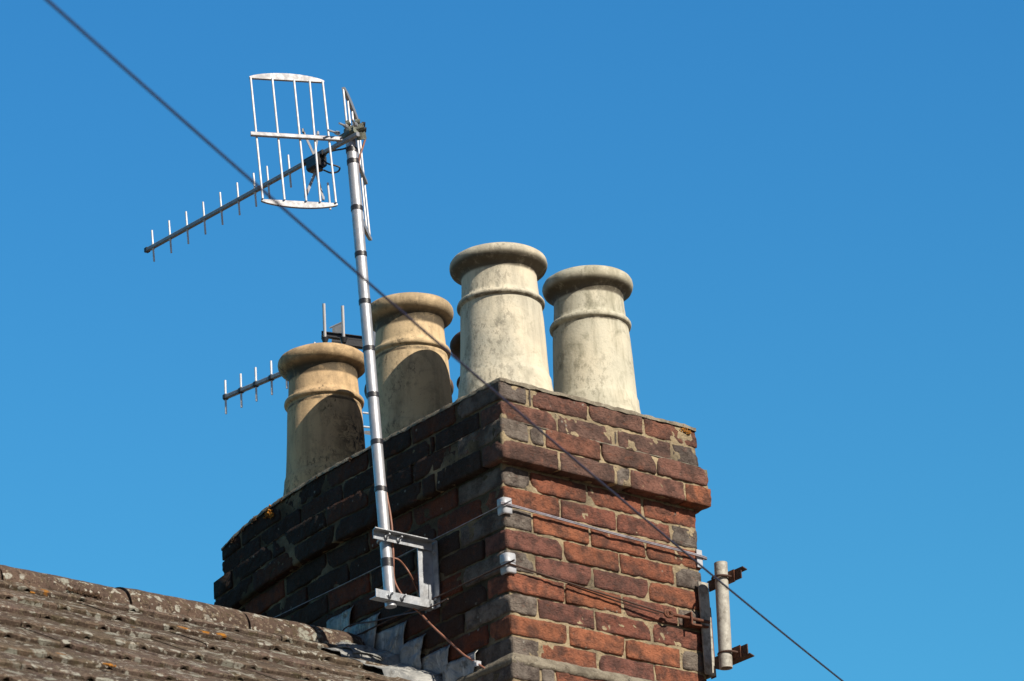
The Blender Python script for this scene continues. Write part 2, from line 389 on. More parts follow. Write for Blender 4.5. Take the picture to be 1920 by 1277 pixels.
mb.build('brick_shaft', BRICK, stack, True, recalc=False)
mb = MB()
for i in range(1, 5): course(mb, (4-i)*CH, CH, i % 2 == 1, .009 if i < 3 else .031, 'cap')
mb.build('corbelled_top', BRICK, stack, True, recalc=False)
mb = MB()
for i in range(15, 24): course(mb, -.014-(i-4)*CH+CH, CH, i % 2 == 1, .028, 'body', fine=i < 18)
mb.build('brick_base', BRICK, stack, True, recalc=False)
def rough_box(mb, a, b, step, amp, seed, dense=True, zb=0.0):
    soot_shade_at = lambda p: (.26+.8*max(0, nz(p, 9, 3)+.1)) if p.x < a[0]+.012 and p.y > a[1]+.012 else 1.0  # left face mortar: soot and the side's shade painted into the tint
    n = [max(1, round((b[i]-a[i])/step)) for i in range(3)]; idx = {}; vs = []; fs = []
    def vid(t):
        if t in idx: return idx[t]
        p = V([a[m]+(b[m]-a[m])*t[m]/n[m] for m in range(3)])
        d = V([(-1 if t[m] == 0 else 1 if t[m] == n[m] else 0) for m in range(3)])
        if d.length: d.normalize()
        p += d*(amp*.62*(nz(p, 22, seed)+.7*nz(p, 60, seed+2)+.3) - .013*max(0, nz(p, 9, seed+7)-.18))
        p.z += sag(p); idx[t] = len(vs); vs.append(p); return idx[t]
    for (u, v_, w_) in ((0, 1, 2), (1, 2, 0), (2, 0, 1)):
        for s in (0, n[w_]):
            for i in range(n[u]):
                for j in range(n[v_]):
                    q = []
                    for di, dj in ((0, 0), (1, 0), (1, 1), (0, 1)):
                        t = [0, 0, 0]; t[u] = i+di; t[v_] = j+dj; t[w_] = s; q.append(vid(tuple(t)))
                    fs.append(tuple(q) if s else tuple(q[::-1]))
    b0 = len(mb.v); mb.add(vs, fs)
    for i_, p in enumerate(vs): t_ = soot_shade_at(p); mb.c[b0+i_] = (t_, t_*.97, t_*.92)
mb = MB()
g = .0052
rough_box(mb, (g, g, -.63), (W-g, L-g, .001), .012, .006, 1)
rough_box(mb, (-.003+g, -.017+g, 2*CH-.004), (W+.012-g, L+.009-g, 4*CH-.008), .012, .006, 2)
rough_box(mb, (-.025+g, -.039+g, .004), (W+.034-g, L+.031-g, 2*CH-.012), .012, .006, 3)
rough_box(mb, (-.028+g, -.028+g, -1.3), (W+.028-g, L+.028-g, -.643), .016, .006, 4)
mb.build('mortar_joints', MORTAR, stack, True, recalc=False)
mb = MB()                                   # sloping mortar shoulder between shaft and base
N = 60
for (P0, P1, nrm) in (((-.02, 0, 0), (W+.02, 0, 0), V((0, -1, 0))), ((0, L, 0), (0, 0, 0), V((-1, 0, 0)))):
    vs = []; fs = []
    for i in range(N+1):
        for (o, z) in ((-.004, -.597), (.006, -.606), (.018, -.620), (.0295, -.626), (.0295, -.645), (-.02, -.645)):
            if nrm.y: p = V((-o + (W+2*o)*i/N, 0, 0))
            else: p = V((0, L - (L+o)*i/N, 0))
            q = p + nrm*o + V((0, 0, z)); q += V((0, 0, 1))*.006*nz(q, 30, 3) + nrm*.003*nz(q, 70, 8); q.z += sag(q); vs.append(q)
    for i in range(N):
        fs += [(i*6+k, i*6+k+1, i*6+k+7, i*6+k+6) for k in range(5)]
    mb.add(vs, fs)
mb.build('mortar_shoulder', FLAUNCH, stack, True)
mb = MB()                                   # mortar fillet left on the ledge of the oversailing course
N = 110
for (P0, P1, nrm) in (((0, -.017, 0), (W, -.017, 0), V((0, -1, 0))), ((-.003, L, 0), (-.003, 0, 0), V((-1, 0, 0)))):
    vs = []; fs = []
    for i in range(N+1):
        p = V(P0).lerp(V(P1), i/N); e = max(.15, min(1, .75+2.2*nz(p, 7, 5)+.8*nz(p, 25, 6)))
        for (o, z) in ((-.004, .016), (.004, .010), (.014, .003), (.0215, -.001), (-.004, -.004)):
            q = p + nrm*o*1.0 + V((0, 0, 2*CH-.009 + z*e)); q += V((0, 0, 1))*.002*nz(q, 60, 3) + nrm*.002*nz(q, 70, 8)*(o > 0); q.z += sag(q); vs.append(q)
    for i in range(N): fs += [(i*5+k, i*5+k+1, i*5+k+6, i*5+k+5) for k in range(4)]
    mb.add(vs, fs)
mb.build('ledge_mortar', FLAUNCH, stack, True)
mb = MB()                                   # cement flaunching that beds the pots
nx, ny = 64, 116; vs = []; fs = []
for j in range(ny+1):
    for i in range(nx+1):
        fx = (0, .0006, .004, .012)[i] if i < 4 else (1, .9994, .996, .988)[nx-i] if nx-i < 4 else .012+.976*(i-3)/(nx-6)
        fy = (0, .0004, .0022, .007)[j] if j < 4 else (1, .9996, .9978, .993)[ny-j] if ny-j < 4 else .007+.986*(j-3)/(ny-6)
        x = -.0055 + (W+.02)*fx; y = -.0195 + (L+.03)*fy
        e = min(x+.0055, W+.0145-x, y+.0195, L+.0105-y)
        z = 4*CH-.004 + .007*min(1, .35+e/.012) + .045*min(1, e/.16)**1.3 + .004*nz((x, y, 0), 30) + .003*nz((x, y, 0), 90)
        if e < .0001: z = 4*CH - .0125 + .004*nz((x, y, 1), 30)
        if e < .03: x += .0035*nz((x, y, 2), 30); y += .0035*nz((x, y, 5), 30)
        vs.append(V((x, y, z + sag((x, y, z)))))
for j in range(ny):
    for i in range(nx): fs.append((j*(nx+1)+i, j*(nx+1)+i+1, (j+1)*(nx+1)+i+1, (j+1)*(nx+1)+i))
mb.add(vs, fs); mb.build('flaunching', FLAUNCH, stack, True, recalc=False)
def lichen(name, spots, m, parent, seed):
    mb = MB()
    for (p, r, nrm) in spots:
        for q in range(int(60*r/.02)):
            a = V((rnd.gauss(0, r*.5), rnd.gauss(0, r*.5), rnd.gauss(0, r*.4))); a -= nrm*a.dot(nrm)*.85
            c = V(p)+a; s = rnd.uniform(.0025, .006)*(r/.02)**.4
            vs = []
            for t in range(6):
                for u_ in (0, 1):
                    pass
            dirs = [V((1, 0, 0)), V((-1, 0, 0)), V((0, 1, 0)), V((0, -1, 0)), V((0, 0, 1)), V((0, 0, -1))]
            vs = [c + d*s*rnd.uniform(.5, 1.1) for d in dirs]
            mb.add(vs, [(0, 2, 4), (2, 1, 4), (1, 3, 4), (3, 0, 4), (2, 0, 5), (1, 2, 5), (3, 1, 5), (0, 3, 5)])
    return mb.build(name, m, parent, True)
q1 = on(1284, 806, 1, -.019)
def edge_pt(y, dz=0): return V((-.007, y, 4*CH-.012+dz+sag((0, y, 4*CH))))
lichen('lichen_patch', [(q1, .012, V((0, -1, 0))), (q1+V((.02, 0, -.004)), .008, V((0, -1, 0)))], ORANGE, stack, 1)
lichen('lichen_patch', [(edge_pt(1.19, -.014), .020, V((-1, 0, 0))), (edge_pt(1.17, -.03), .012, V((-1, 0, 0)))], ORANGE, stack, 2)
for y_, r_ in ((1.27, .012), (1.34, .010), (1.40, .013), (1.12, .008), (.92, .007), (.74, .009)):
    lichen('moss_clump', [(edge_pt(y_), r_, V((-1, 0, .3)).normalized())], MOSS, stack, 3)

# ------------------------------------------------------------------ chimney pots
PROF = [(.154, -.03), (.154, .02), (.151, .05), (.147, .075), (.1455, .098), (.1425, .106), (.140, .115), (.137, .17), (.134, .24), (.131, .31), (.1285, .348),
        (.1292, .3525), (.1355, .3540), (.1382, .3575), (.1392, .362), (.1385, .3665), (.1360, .3705), (.1300, .3730), (.1250, .3740), (.1235, .388), (.1210, .42), (.1195, .45),
        (.1207, .457), (.1245, .4640), (.1320, .4700), (.1420, .4750), (.1500, .4810), (.1540, .489), (.1553, .498), (.1540, .507), (.1490, .515), (.1400, .521), (.1280, .524), (.1130, .524),
        (.1060, .519), (.1030, .505), (.1020, .45), (.1100, .3), (.1180, .1)]
pots = [
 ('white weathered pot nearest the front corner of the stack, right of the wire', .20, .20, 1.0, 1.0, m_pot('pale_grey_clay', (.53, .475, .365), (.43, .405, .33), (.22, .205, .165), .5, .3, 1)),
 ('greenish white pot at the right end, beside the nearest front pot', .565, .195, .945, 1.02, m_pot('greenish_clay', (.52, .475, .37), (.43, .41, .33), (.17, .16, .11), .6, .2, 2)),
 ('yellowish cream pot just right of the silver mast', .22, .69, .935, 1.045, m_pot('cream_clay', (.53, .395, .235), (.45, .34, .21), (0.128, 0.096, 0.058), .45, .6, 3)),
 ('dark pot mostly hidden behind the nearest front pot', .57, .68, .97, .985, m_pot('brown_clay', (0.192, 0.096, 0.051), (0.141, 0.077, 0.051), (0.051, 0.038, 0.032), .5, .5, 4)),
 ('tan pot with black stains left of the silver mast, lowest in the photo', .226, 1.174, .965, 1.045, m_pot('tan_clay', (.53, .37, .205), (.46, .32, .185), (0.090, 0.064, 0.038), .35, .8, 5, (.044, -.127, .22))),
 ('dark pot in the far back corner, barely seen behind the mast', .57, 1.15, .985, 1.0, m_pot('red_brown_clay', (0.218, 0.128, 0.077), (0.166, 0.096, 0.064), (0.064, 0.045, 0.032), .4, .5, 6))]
for i, (lab, x, y, s, sz, m) in enumerate(pots):
    mb = MB(); mb.lathe([(r*s, z*sz) for r, z in PROF], 96, (0, 0, 0), .0022, i*3.7)
    o = mb.build('chimney_pot', m, None, True, recalc=False); o.location = (x, y, 4*CH)
    tag(o, lab, 'chimney pot', 'clay chimney pots on the stack')

# ------------------------------------------------------------------ house: roof, ridge, flashing, walls
RY, RZ, PT = .80, -.374, R(30.6)
tx, gauge, tth = .184, .228, .018
house = empty('house', (-3.5, RY, -5.66), 'house with lichened brown concrete tile roof under the chimney stack', 'house')
def roofpt(x, s, h, front=1):               # s down the slope from the ridge, h above the tiles' bed
    return V((x, RY - front*(s*cos(PT) - h*sin(PT)*-1*-1) if False else RY - front*(s*cos(PT)+h*sin(PT)), RZ - s*sin(PT) + h*cos(PT)))
def tiles(front, x0, x1, s_max, name):
    mb = MB(); prof = [0, .006, .012, .018, .024, .030, .037, .046, .062, .085, .11, .135, .158, .174, .1885]
    row = 0; s = .17
    while s < s_max:
        n = int((x1-x0)/tx)+1
        for i in range(n):
            xa = x1 - (i+1)*tx
            if xa < x0-tx: continue
            near = front == 1 and xa > -3.2 and s < 3
            jx, jh, js = rnd.uniform(-.0015, .0015), rnd.uniform(-.001, .0015), rnd.uniform(-.004, .004)
            t = rnd.uniform(.82, 1.12); c = (t, t*rnd.uniform(.95, 1.03), t*rnd.uniform(.9, 1.05))
            sub = [0, .012, .05, .13, .21, .30] if near else [0, .30]
            sub = [min(q, s-.02) for q in sub]
            vs = []; fs = []; P = len(prof)
            def bumpf(q, a, w): 
                d = (q-a)/w; return max(0, 1-d*d)
            for k, ds in enumerate(sub):                  # ds measured up the slope from the tail
                for q in prof:
                    lift = .0225*(1-ds/.30)
                    hh = lift + tth + .0035*bumpf(q, .021, .020) - .0008*bumpf(q, .11, .07) + jh
                    if ds == 0: hh -= .005
                    p = roofpt(xa+q+jx, s+gauge*0+.0-ds+js, hh, front)
                    if near: p += V((0, 0, 1))*(.0022*nz(p, 40, 2)+.0012*nz(p, 110, 6)) + V((0, -1, 0))*.003*nz(p, 50, 9)*(ds == 0)
                    vs.append(p)
            b0 = len(vs)
            for q in prof:                                # underside of the tail, hollow under the roll
                hh = .0225 + .016*bumpf(q, .021, .016) - .001 + jh
                p = roofpt(xa+q+jx, s+js-.001, hh-.003, front)
                if near: p += V((0, 0, 1))*.0015*nz(p, 60, 4)
                vs.append(p)
            b1 = len(vs)
            for q in prof:
                hh = .0225 + .016*bumpf(q, .021, .016) - .004 + jh
                vs.append(roofpt(xa+q+jx, s+js-.08, hh-.012, front))
            for k in range(len(sub)-1):
                fs += [(k*P+a, k*P+a+1, (k+1)*P+a+1, (k+1)*P+a) for a in range(P-1)]
            fs += [(b0+a, b0+a+1, a+1, a) for a in range(P-1)]
            fs += [(b1+a, b1+a+1, b0+a+1, b0+a) for a in range(P-1)]
            fs += [(0, P, b1, b0), (P-1, b0+P-1, b1+P-1, 2*P-1)]
            b_ = len(mb.v); mb.add(vs, fs, c)
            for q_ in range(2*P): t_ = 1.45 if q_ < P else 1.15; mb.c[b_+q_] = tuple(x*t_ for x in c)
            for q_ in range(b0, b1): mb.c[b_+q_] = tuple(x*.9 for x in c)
        row += 1; s += gauge
    return mb
roof = tiles(1, -7.6, -.004, 4.1, 'x'); 
r2 = tiles(-1, -7.6, -.004, 4.1, 'x'); roof.v, base = roof.v, len(roof.v)
roof.f += [tuple(i+base for i in f) for f in r2.f]; roof.v += r2.v; roof.c += r2.c
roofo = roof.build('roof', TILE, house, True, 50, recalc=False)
mb = MB()                                    # boarding under the tiles
for fr in (1, -1):
    a = [roofpt(x, s, h, fr) for x in (-7.6, -.002) for s in (0, 4.1) for h in (-.03, .002)]
    mb.add(a, [(0, 1, 3, 2), (4, 6, 7, 5), (0, 4, 5, 1), (2, 3, 7, 6), (0, 2, 6, 4), (1, 5, 7, 3)])
mb.build('roof_boarding', m_flat('dark_felt', (.03, .026, .022), .9), roofo)
# ridge tiles, each laid end to end, with mortar bedding
RZT = -.312
def ridge_tile(xa, xb, k):
    mb = MB(); n = 22; segs = max(3, int((xb-xa)/.02)); vs = []; fs = []; c0 = rnd.uniform(.9, 1.1)
    for i in range(segs+1):
        x = xa + (xb-xa)*i/segs
        e = min(i, segs-i)
        for j in range(n+1):
            a = R(-8+196*j/n)
            rr = 1 - (.02 if e == 0 else 0)
            y = -cos(a)*.118*rr; z = (max(0, sin(a))**.85)*.098*rr if sin(a) > 0 else sin(a)*.1
            p = V((x, RY+y, RZT-.1+z))
            p += V((0, y, z-.02)).normalized()*(.0022*nz(p, 25, k)+.0018*nz(p, 70, k+4))
            p.z += .004*sin(k*2.3); vs.append(p)
    nn = n+1
    for i in range(segs):
        fs += [(i*nn+j, i*nn+j+1, (i+1)*nn+j+1, (i+1)*nn+j) for j in range(n)]
    b = len(vs)
    for i in (0, segs):                      # thickness at the ends
        for j in range(nn):
            p = vs[i*nn+j]; d = V((0, RY, RZT-.1)) - V((0, p.y, p.z)); vs.append(p + d.normalized()*.016)
    for j in range(n): fs += [(j, b+j, b+j+1, j+1), (segs*nn+j, segs*nn+j+1, b+nn+j+1, b+nn+j)]
    for q, i0 in ((0, 0), (n, n)):
        for i in range(segs): pass
    s0 = len(vs)
    for i in range(segs+1):
        for j in (0, n):
            p = vs[i*nn+j]; vs.append(p + V((0, .016 if j == 0 else -.016, 0)))
    for i in range(segs):
        fs += [(i*nn, (i+1)*nn, s0+2*(i+1), s0+2*i), (i*nn+n, s0+2*i+1, s0+2*(i+1)+1, (i+1)*nn+n)]
    mb.add(vs, fs, (c0*1.12, c0*1.04, c0*1.05)); return mb
xs = [-.012, -.455, -.883, -1.325]
while xs[-1] > -7.4: xs.append(xs[-1]-.44)
for k in range(len(xs)-1): ridge_tile(xs[k+1]+.004, xs[k]-.004, k).build('ridge_tile', TILE, roofo, True, 60)
mb = MB(); vs = []; fs = []; N = 420
for i in range(N+1):
    x = -7.4 + 7.39*i/N
    for (o, z) in ((-.092, -.155), (-.088, -.128), (-.082, -.105), (-.02, -.09), (.082, -.105), (.092, -.155)):
        p = V((x, RY+o, RZT+z)); p.y += .012*nz(p, 14, 1)+.007*nz(p, 45, 5); p.z += .006*nz(p, 40, 8); vs.append(p)
for i in range(N): fs += [(i*6+k, i*6+k+1, i*6+k+7, i*6+k+6) for k in range(5)]
mb.add(vs, fs); mb.build('ridge_mortar', m_mortar('mossy_bedding_mortar', (.20, .15, .08), (.10, .085, .04)), roofo, True)
# moss lump under the ridge and orange lichen on the tiles
def rooflichen(px, py, r, m, nm):
    n = V((0, -sin(PT), cos(PT))); P0 = roofpt(0, .3, .045)
    p = onp(px, py, P0, n); lichen(nm, [(p, r, n)], m, roofo, 1)
q_ = on(160, 1112, 1, RY-.118)
lichen('moss_clump', [(q_+V((d_, 0, 0)), .016, V((0, -.8, .6))) for d_ in (-.05, -.02, .01, .04)], MOSS, roofo, 1)
rooflichen(204, 1247, .014, ORANGE, 'lichen_patch'); rooflichen(60, 1111, .008, ORANGE, 'lichen_patch')
# stepped lead flashing on the shaded side of the stack
mb = MB()
pk = [(662, 1135), (712, 1147), (762, 1163), (798, 1188), (843, 1207), (897, 1217), (940, 1240)]
lo = [(650, 1180), (702, 1187), (753, 1210), (790, 1227), (835, 1245), (885, 1262), (930, 1279)]
def wallpt(x, y, o=-.006): return on(x, y, 0, o)
zb = lambda y: RZ-(RY-y)*math.tan(PT)+.02
for i in range(len(pk)):
    T = wallpt(*pk[i]); B = wallpt(*lo[i])
    yl = (T.y+.14) if i == 0 else wallpt(*lo[i-1]).y+.006
    NU, NV = 12, 14; vs = []; fs = []; dz_ = rnd.uniform(-.008, .004)
    for v_ in range(NV+1):
        for u_ in range(NU+1):
            tv, tu = v_/NV, u_/NU
            yr = B.y + (T.y-B.y)*tv**1.3
            y = yl + (yr-yl)*tu; z0_ = zb(min(y, RY))-.01; z1_ = T.z - dz_*(1-tu) + .004*nz((y, i, 0), 22)
            z = z0_ + (z1_-z0_)*tv
            p = V((0, y, z)); d_ = .004 + .011*abs(nz(p, 13, i*3)) + .004*abs(nz(p, 40, i)) + .004*(i % 2)
            if v_ == NV: d_ = .0005
            if u_ == NU: d_ += .003 + .006*abs(nz(p, 18, i+7))
            vs.append(V((-d_, y, z)))
    for v_ in range(NV):
        for u_ in range(NU): a_ = v_*(NU+1)+u_; fs.append((a_, a_+1, a_+NU+2, a_+NU+1))
    mb.add(vs, fs)
fl = mb.build('stepped_flashing', LEAD, house, True)
sm = fl.modifiers.new('s', 'SOLIDIFY'); sm.thickness = .0022; sm.offset = 1
mb = MB(); N, K = 70, 14; vs = []; fs = []   # lead dressed over the tiles along the stack
for i in range(N+1):
    y = RY - .02 - (RY+.35)*i/N
    for j in range(K+1):
        t = j/K; wd = .215 + .02*nz((y*9, 0, 0), 1, 3) + .012*nz((y*30, 0, 0), 1, 7)
        x = -.007 - wd*t*(1.0 if y < .6 else 1.0)
        s = (RY-y)/cos(PT)
        ph = ((s-.06) % gauge)/gauge
        h = .030 + .020*ph + .018*(1-t)**4 + .016*nz((x*13, y*13, 0), 1, 2)*t + .007*nz((x*34, y*34, 0), 1, 5) + (.006*abs(nz((y*22, 0, 0), 1, 9)) if j == K else 0)
        p = roofpt(x, s, h); vs.append(p)
for i in range(N):
    for j in range(K): a = i*(K+1)+j; fs.append((a, a+1, a+K+2, a+K+1))
mb.add(vs, fs); o = mb.build('lead_apron', LEAD, fl, True)
sm = o.modifiers.new('s', 'SOLIDIFY'); sm.thickness = .0022; sm.offset = 1
# saddle piece near the end of the ridge
mb = MB(); vs = []; fs = []
for i in range(13):
    for j in range(11):
        u_, t = i/12, j/10
        x = -.01 - .17*t; s = .11 + .17*u_
        wv = .040+.014*sin(u_*5+t*4)+.006*nz((u_*4, t*4, 0), 1, 3)
        vs.append(roofpt(x+.02*nz((u_*3, t*3, 1), 1), s, wv))
for i in range(12):
    for j in range(10): a = i*11+j; fs.append((a, a+1, a+12, a+11))
mb.add(vs, fs); o = mb.build('lead_saddle', LEAD, fl, True); sm = o.modifiers.new('s', 'SOLIDIFY'); sm.thickness = .002
# walls
def wall_mat():
    k = NT('house_wall_brick')
    b = k.n('ShaderNodeTexBrick'); b.inputs['Scale'].default_value = 1; b.inputs['Brick Width'].default_value = .225; b.inputs['Row Height'].default_value = .075
    b.inputs['Mortar Size'].default_value = .008; b.inputs['Color1'].default_value = (.3, .1, .05, 1); b.inputs['Color2'].default_value = (.2, .08, .05, 1); b.inputs['Mortar'].default_value = (.35, .3, .22, 1)
    s = k.n('ShaderNodeSeparateXYZ'); k.l(k.tc.outputs['Object'], s.inputs[0]); c = k.n('ShaderNodeCombineXYZ')
    k.l(k.math('ADD', s.outputs[0], s.outputs[1]), c.inputs[0]); k.l(s.outputs[2], c.inputs[1]); k.l(c.outputs[0], b.inputs['Vector'])
    return k.out(b.outputs['Color'], .9, k.bump(b.outputs['Fac'], -.006))
mb = MB(); G = -5.66; ye, ze = RY-4.05*cos(PT)+.3, RZ-4.05*sin(PT)
yb = 2*RY-ye; zt = RZ-.06-(RY-ye)*math.tan(PT)
X0, X1 = -7.5, W-.02
sec = [(ye, G), (yb, G), (yb, zt), (RY, RZ-.06), (ye, zt)]
mb.add([V((x, y, z)) for x in (X0, -.02) for y, z in sec], [(0, 1, 2, 3, 4), (9, 8, 7, 6, 5)] + [(i, (i+1) % 5, 5+(i+1) % 5, 5+i) for i in range(5)])
mb.add([V((x, y, z)) for x in (-.02, W-.03) for y, z in [(ye, G), (yb, G), (yb, zt-.6), (L-.1, -1.35), (.1, -1.35), (ye, zt-.6)]], [(0, 1, 2, 3, 4, 5), (11, 10, 9, 8, 7, 6)] + [(i, (i+1) % 6, 6+(i+1) % 6, 6+i) for i in range(6)])
mb.build('wall', wall_mat(), house)
k = NT('gravel_ground')
gm = k.out(k.mix(k.ramp(k.noise(.6, 8, .7), .35, .65), (.16, .12, .075), (.11, .085, .055)), .95, k.bump(k.noise(12, 6), .05))
mb = MB(); S = 900; mb.add([(-S, -S, G), (S, -S, G), (S, S, G), (-S, S, G)], [(0, 1, 2, 3)])
o = mb.build('ground', gm, None, recalc=False); o['kind'] = 'structure'

# ------------------------------------------------------------------ mast, its bracket
MBOT, MTOP = V((-.162, .366, -.3713)), V((-.200, .415, 1.224))
md = (MTOP-MBOT).normalized()
def mast_at(py):                             # point of the mast axis at photo height py
    best = None
    lo_, hi_ = 0., 1.02
    for _ in range(40):
        t = (lo_+hi_)/2; p = MBOT.lerp(MTOP, t); d = p-CAM
        y = 638.5 - FPX*d.dot(up)/d.dot(fw)
        if y > py: lo_ = t
        else: hi_ = t
    return p
mast = empty('aerial_mast', MBOT, 'long silver mast banded with black tape, standing in front of the pots', 'mast')
MR = .0178
mb = MB(); mb.tube([MBOT-md*.005, MTOP+md*.005], MR, 28)
mb.build('pole', MASTM, mast, True, 40)
for py in (283, 304, 392, 478, 567, 655, 742, 830, 919, 1056):
    c = mast_at(py); h = .0075 if py != 1056 else .013
    mb = MB(); N = 28
    a = md.cross(V((0, 1, 0))).normalized(); b = md.cross(a); vs = []; tl = rnd.uniform(-.002, .002)
    for s, rr in ((-h, MR+.0003), (-h, MR+.0016), (h, MR+.0019), (h, MR+.0003)):
        for q in range(N): 
            th = 2*pi*q/N; vs.append(c + md*(s + tl*cos(th) + .0006*sin(3*th)) + (a*cos(th)+b*sin(th))*(rr+.0006*(q % 7 == 0)))
    mb.add(vs, [(j*N+q, j*N+(q+1) % N, (j+1)*N+(q+1) % N, (j+1)*N+q) for j in range(3) for q in range(N)])
    mb.build('tape_band', TAPE, mast, True, 40)
br = empty('mast_bracket', (0, .345, -.25), 'galvanised bracket bolted to the shaded brick side, holding the foot of the mast', 'bracket')
mb = MB()                                    # upright angle: flat on the wall and standing flange
zt_, zb_ = -.150, -.362
mb.box((-.0085, .322, zb_), (-.0045, .352, zt_)); mb.box((-.062, .348, zb_+.002), (-.0088, .352, zt_-.002))
mb.build('wall_plate', GALV, br)
for zc in (-.166, -.352):
    mb = MB(); top = zc > -.2
    z0, z1 = (zc-.012, zc+.016) if top else (zc-.012, zc+.014)
    mb.box((-.236, .3400, z0), (-.012, .3435, z1))
    if top: mb.plate([(-.236, .3398, z1-.003), (-.012, .3398, z1-.003), (-.012, .318, z1-.003), (-.245, .318, z1-.003)], .003, (0, 0, 1))
    else: mb.plate([(-.236, .3438, z0), (-.012, .3438, z0), (-.012, .372, z0), (-.236, .372, z0)], .003, (0, 0, 1))
    mb.build('arm', GALV, br)
    mp = MBOT.lerp(MTOP, (zc-MBOT.z)/(MTOP.z-MBOT.z)); ub = MB()
    pts = [V((mp.x-.0235, .326, zc))]+[V((mp.x-.0235*cos(pi*t/8), mp.y+.0235*sin(pi*t/8), zc)) for t in range(9)]+[V((mp.x+.0235, .326, zc))]
    ub.tube(pts, .003, 8)
    for s in (-1, 1):
        ub.tube([(mp.x+s*.0235, .3395, zc), (mp.x+s*.0235, .333, zc)], .0075, 6); ub.tube([(mp.x+s*.0235, .3405, zc), (mp.x+s*.0235, .339, zc)], .010, 12)
        ub.tube([(mp.x+s*.0235, .333, zc), (mp.x+s*.0235, .318, zc+.004)], .003, 6)
    ub.build('u_bolt', GALV, br)
for z in (-.185, -.335):
    ub = MB(); ub.tube([(-.0086, .333, z), (-.016, .333, z)], .007, 6); ub.tube([(-.0086, .333, z), (-.0105, .333, z)], .010, 12); ub.build('bolt', GALV, br)

# ------------------------------------------------------------------ main aerial
ae = empty('tv_aerial', MTOP, 'large aerial with a grid reflector and long boom at the top of the mast', 'aerial')
E_L = V((cos(R(153.5)), sin(R(153.5)), 0)); E_B = V((cos(R(94)), sin(R(94)), 0)); E_R = V((cos(R(43)), sin(R(43)), 0))
A0 = on(655, 255, 1, .40)
BS = onp(648, 264, A0+V((-.03, 0, 0)), V((1, 0, 0)))
nB = V((-E_B.y, E_B.x, 0))
def boom_at(px):                             # point of the boom axis above photo column px
    lo_, hi_ = -.1, 1.3
    for _ in range(40):
        t = (lo_+hi_)/2; p = BS+E_B*t; d = p-CAM; x = 960+FPX*d.dot(rt)/d.dot(fw)
        if x > px: lo_ = t
        else: hi_ = t
    return p
mb = MB(); mb.bar(BS-E_B*.06, boom_at(276), .013, .014); mb.build('boom', DARKALU, ae)
mb = MB(); mb.box((-.0075, -.0075, -.0075), (.0075, .0075, .0075), M=Matrix.Translation(boom_at(276))); mb.build('boom_end_cap', BLACK, ae)
TILT = (md + V((0, .02, 0))).normalized()
def vlen(c, py):                             # signed distance along TILT that brings c to photo height py
    lo_, hi_ = -.6, .6
    for _ in range(40):
        t = (lo_+hi_)/2; d = c+TILT*t-CAM; y = 638.5-FPX*d.dot(up)/d.dot(fw)
        if y > py: lo_ = t
        else: hi_ = t
    return t
for px, ty, by in ((287, 432, 490), (319, 414, 474), (351, 397, 457), (383, 379, 439), (415, 361, 421), (447, 343, 403), (478, 325, 387), (503, 312, 372), (543, 291, 351)):
    c = boom_at(px); mb = MB(); a, b = vlen(c, ty), vlen(c, by)
    mb.tube([c+TILT*a, c+TILT*b], .0033, 10); mb.tube([c+TILT*.010, c-TILT*.010], .0048, 8)
    mb.build('director_rod', RODM, ae, True, 40)
# left reflector panel
nL = E_L.cross(TILT).normalized()
PL = boom_at(648)
def pp(x, y, o=0): return onp(x, y, PL + nL*o, nL)
lp = empty('reflector_panel', PL); lp.parent = ae; lp.matrix_parent_inverse = ae.matrix_world.inverted()
def seg(name, p0, p1, rise, sign, o):        # curved end plate: straight inner edge, bowed outer edge
    mb = MB(); poly = [p0, p1]; N = 18; upv = TILT*sign
    for i in range(N+1):
        t = i/N; poly.append(p1.lerp(p0, t) + upv*(.006 + rise*(1-(2*t-1)**2)**.8))
    mb.plate(poly, .010, nL); return mb.build(name, ALU, lp)
nLf = nL if nL.dot(fw) < 0 else -nL
tl, tr = pp(468, 146), pp(608, 154); bl, brr = pp(490, 373), pp(633, 381)
seg('end_plate', tl, tr, .018, 1, 0); seg('end_plate', bl, brr, .016, -1, 0)
for a, b in ((.01, .015), (.30, .30), (.59, .585), (.80, .77), (.975, .975)):
    mb = MB(); mb.tube([tl.lerp(tr, a)+nLf*.0035, bl.lerp(brr, b)+nLf*.0035], .0036, 10); mb.build('reflector_rod', RODM, lp, True, 40)
mb = MB(); mb.bar(pp(469, 254)+nLf*.010, pp(640, 264)+nLf*.010, .012, .014, nLf); mb.build('cross_bar', ALU, lp)
# right reflector panel, seen almost edge on
nR = E_R.cross(TILT).normalized(); rp = empty('reflector_panel', PL); rp.parent = ae; rp.matrix_parent_inverse = ae.matrix_world.inverted()
nRf = nR if nR.dot(fw) < 0 else -nR
i_t = dist(641, 168, 11.95); i_b = i_t - TILT*.405; o_t = i_t + E_R*.285; o_b = o_t - TILT*.405
def segr(p0, p1, sign):
    mb = MB(); poly = [p0, p1]; N = 18
    for i in range(N+1):
        t = i/N; poly.append(p1.lerp(p0, t) + TILT*sign*(.008 + .017*(1-(2*t-1)**2)**.8))
    mb.plate(poly, .010, nR); return mb.build('end_plate', DARKALU, rp)
segr(i_t, o_t, 1); segr(i_b, o_b, -1)
for a in (.01, .28, .55, .78, .98):
    mb = MB(); mb.tube([i_t.lerp(o_t, a)+nRf*.004, i_b.lerp(o_b, a)+nRf*.004], .0036, 10); mb.build('reflector_rod', RODM, rp, True, 40)
mm0, mm1 = i_t.lerp(i_b, .5), o_t.lerp(o_b, .5)
mb = MB(); mb.bar(mm0-E_R*.02+nRf*.009, mm1+nRf*.009, .010, .014, nRf); mb.build('cross_bar', DARKALU, rp)
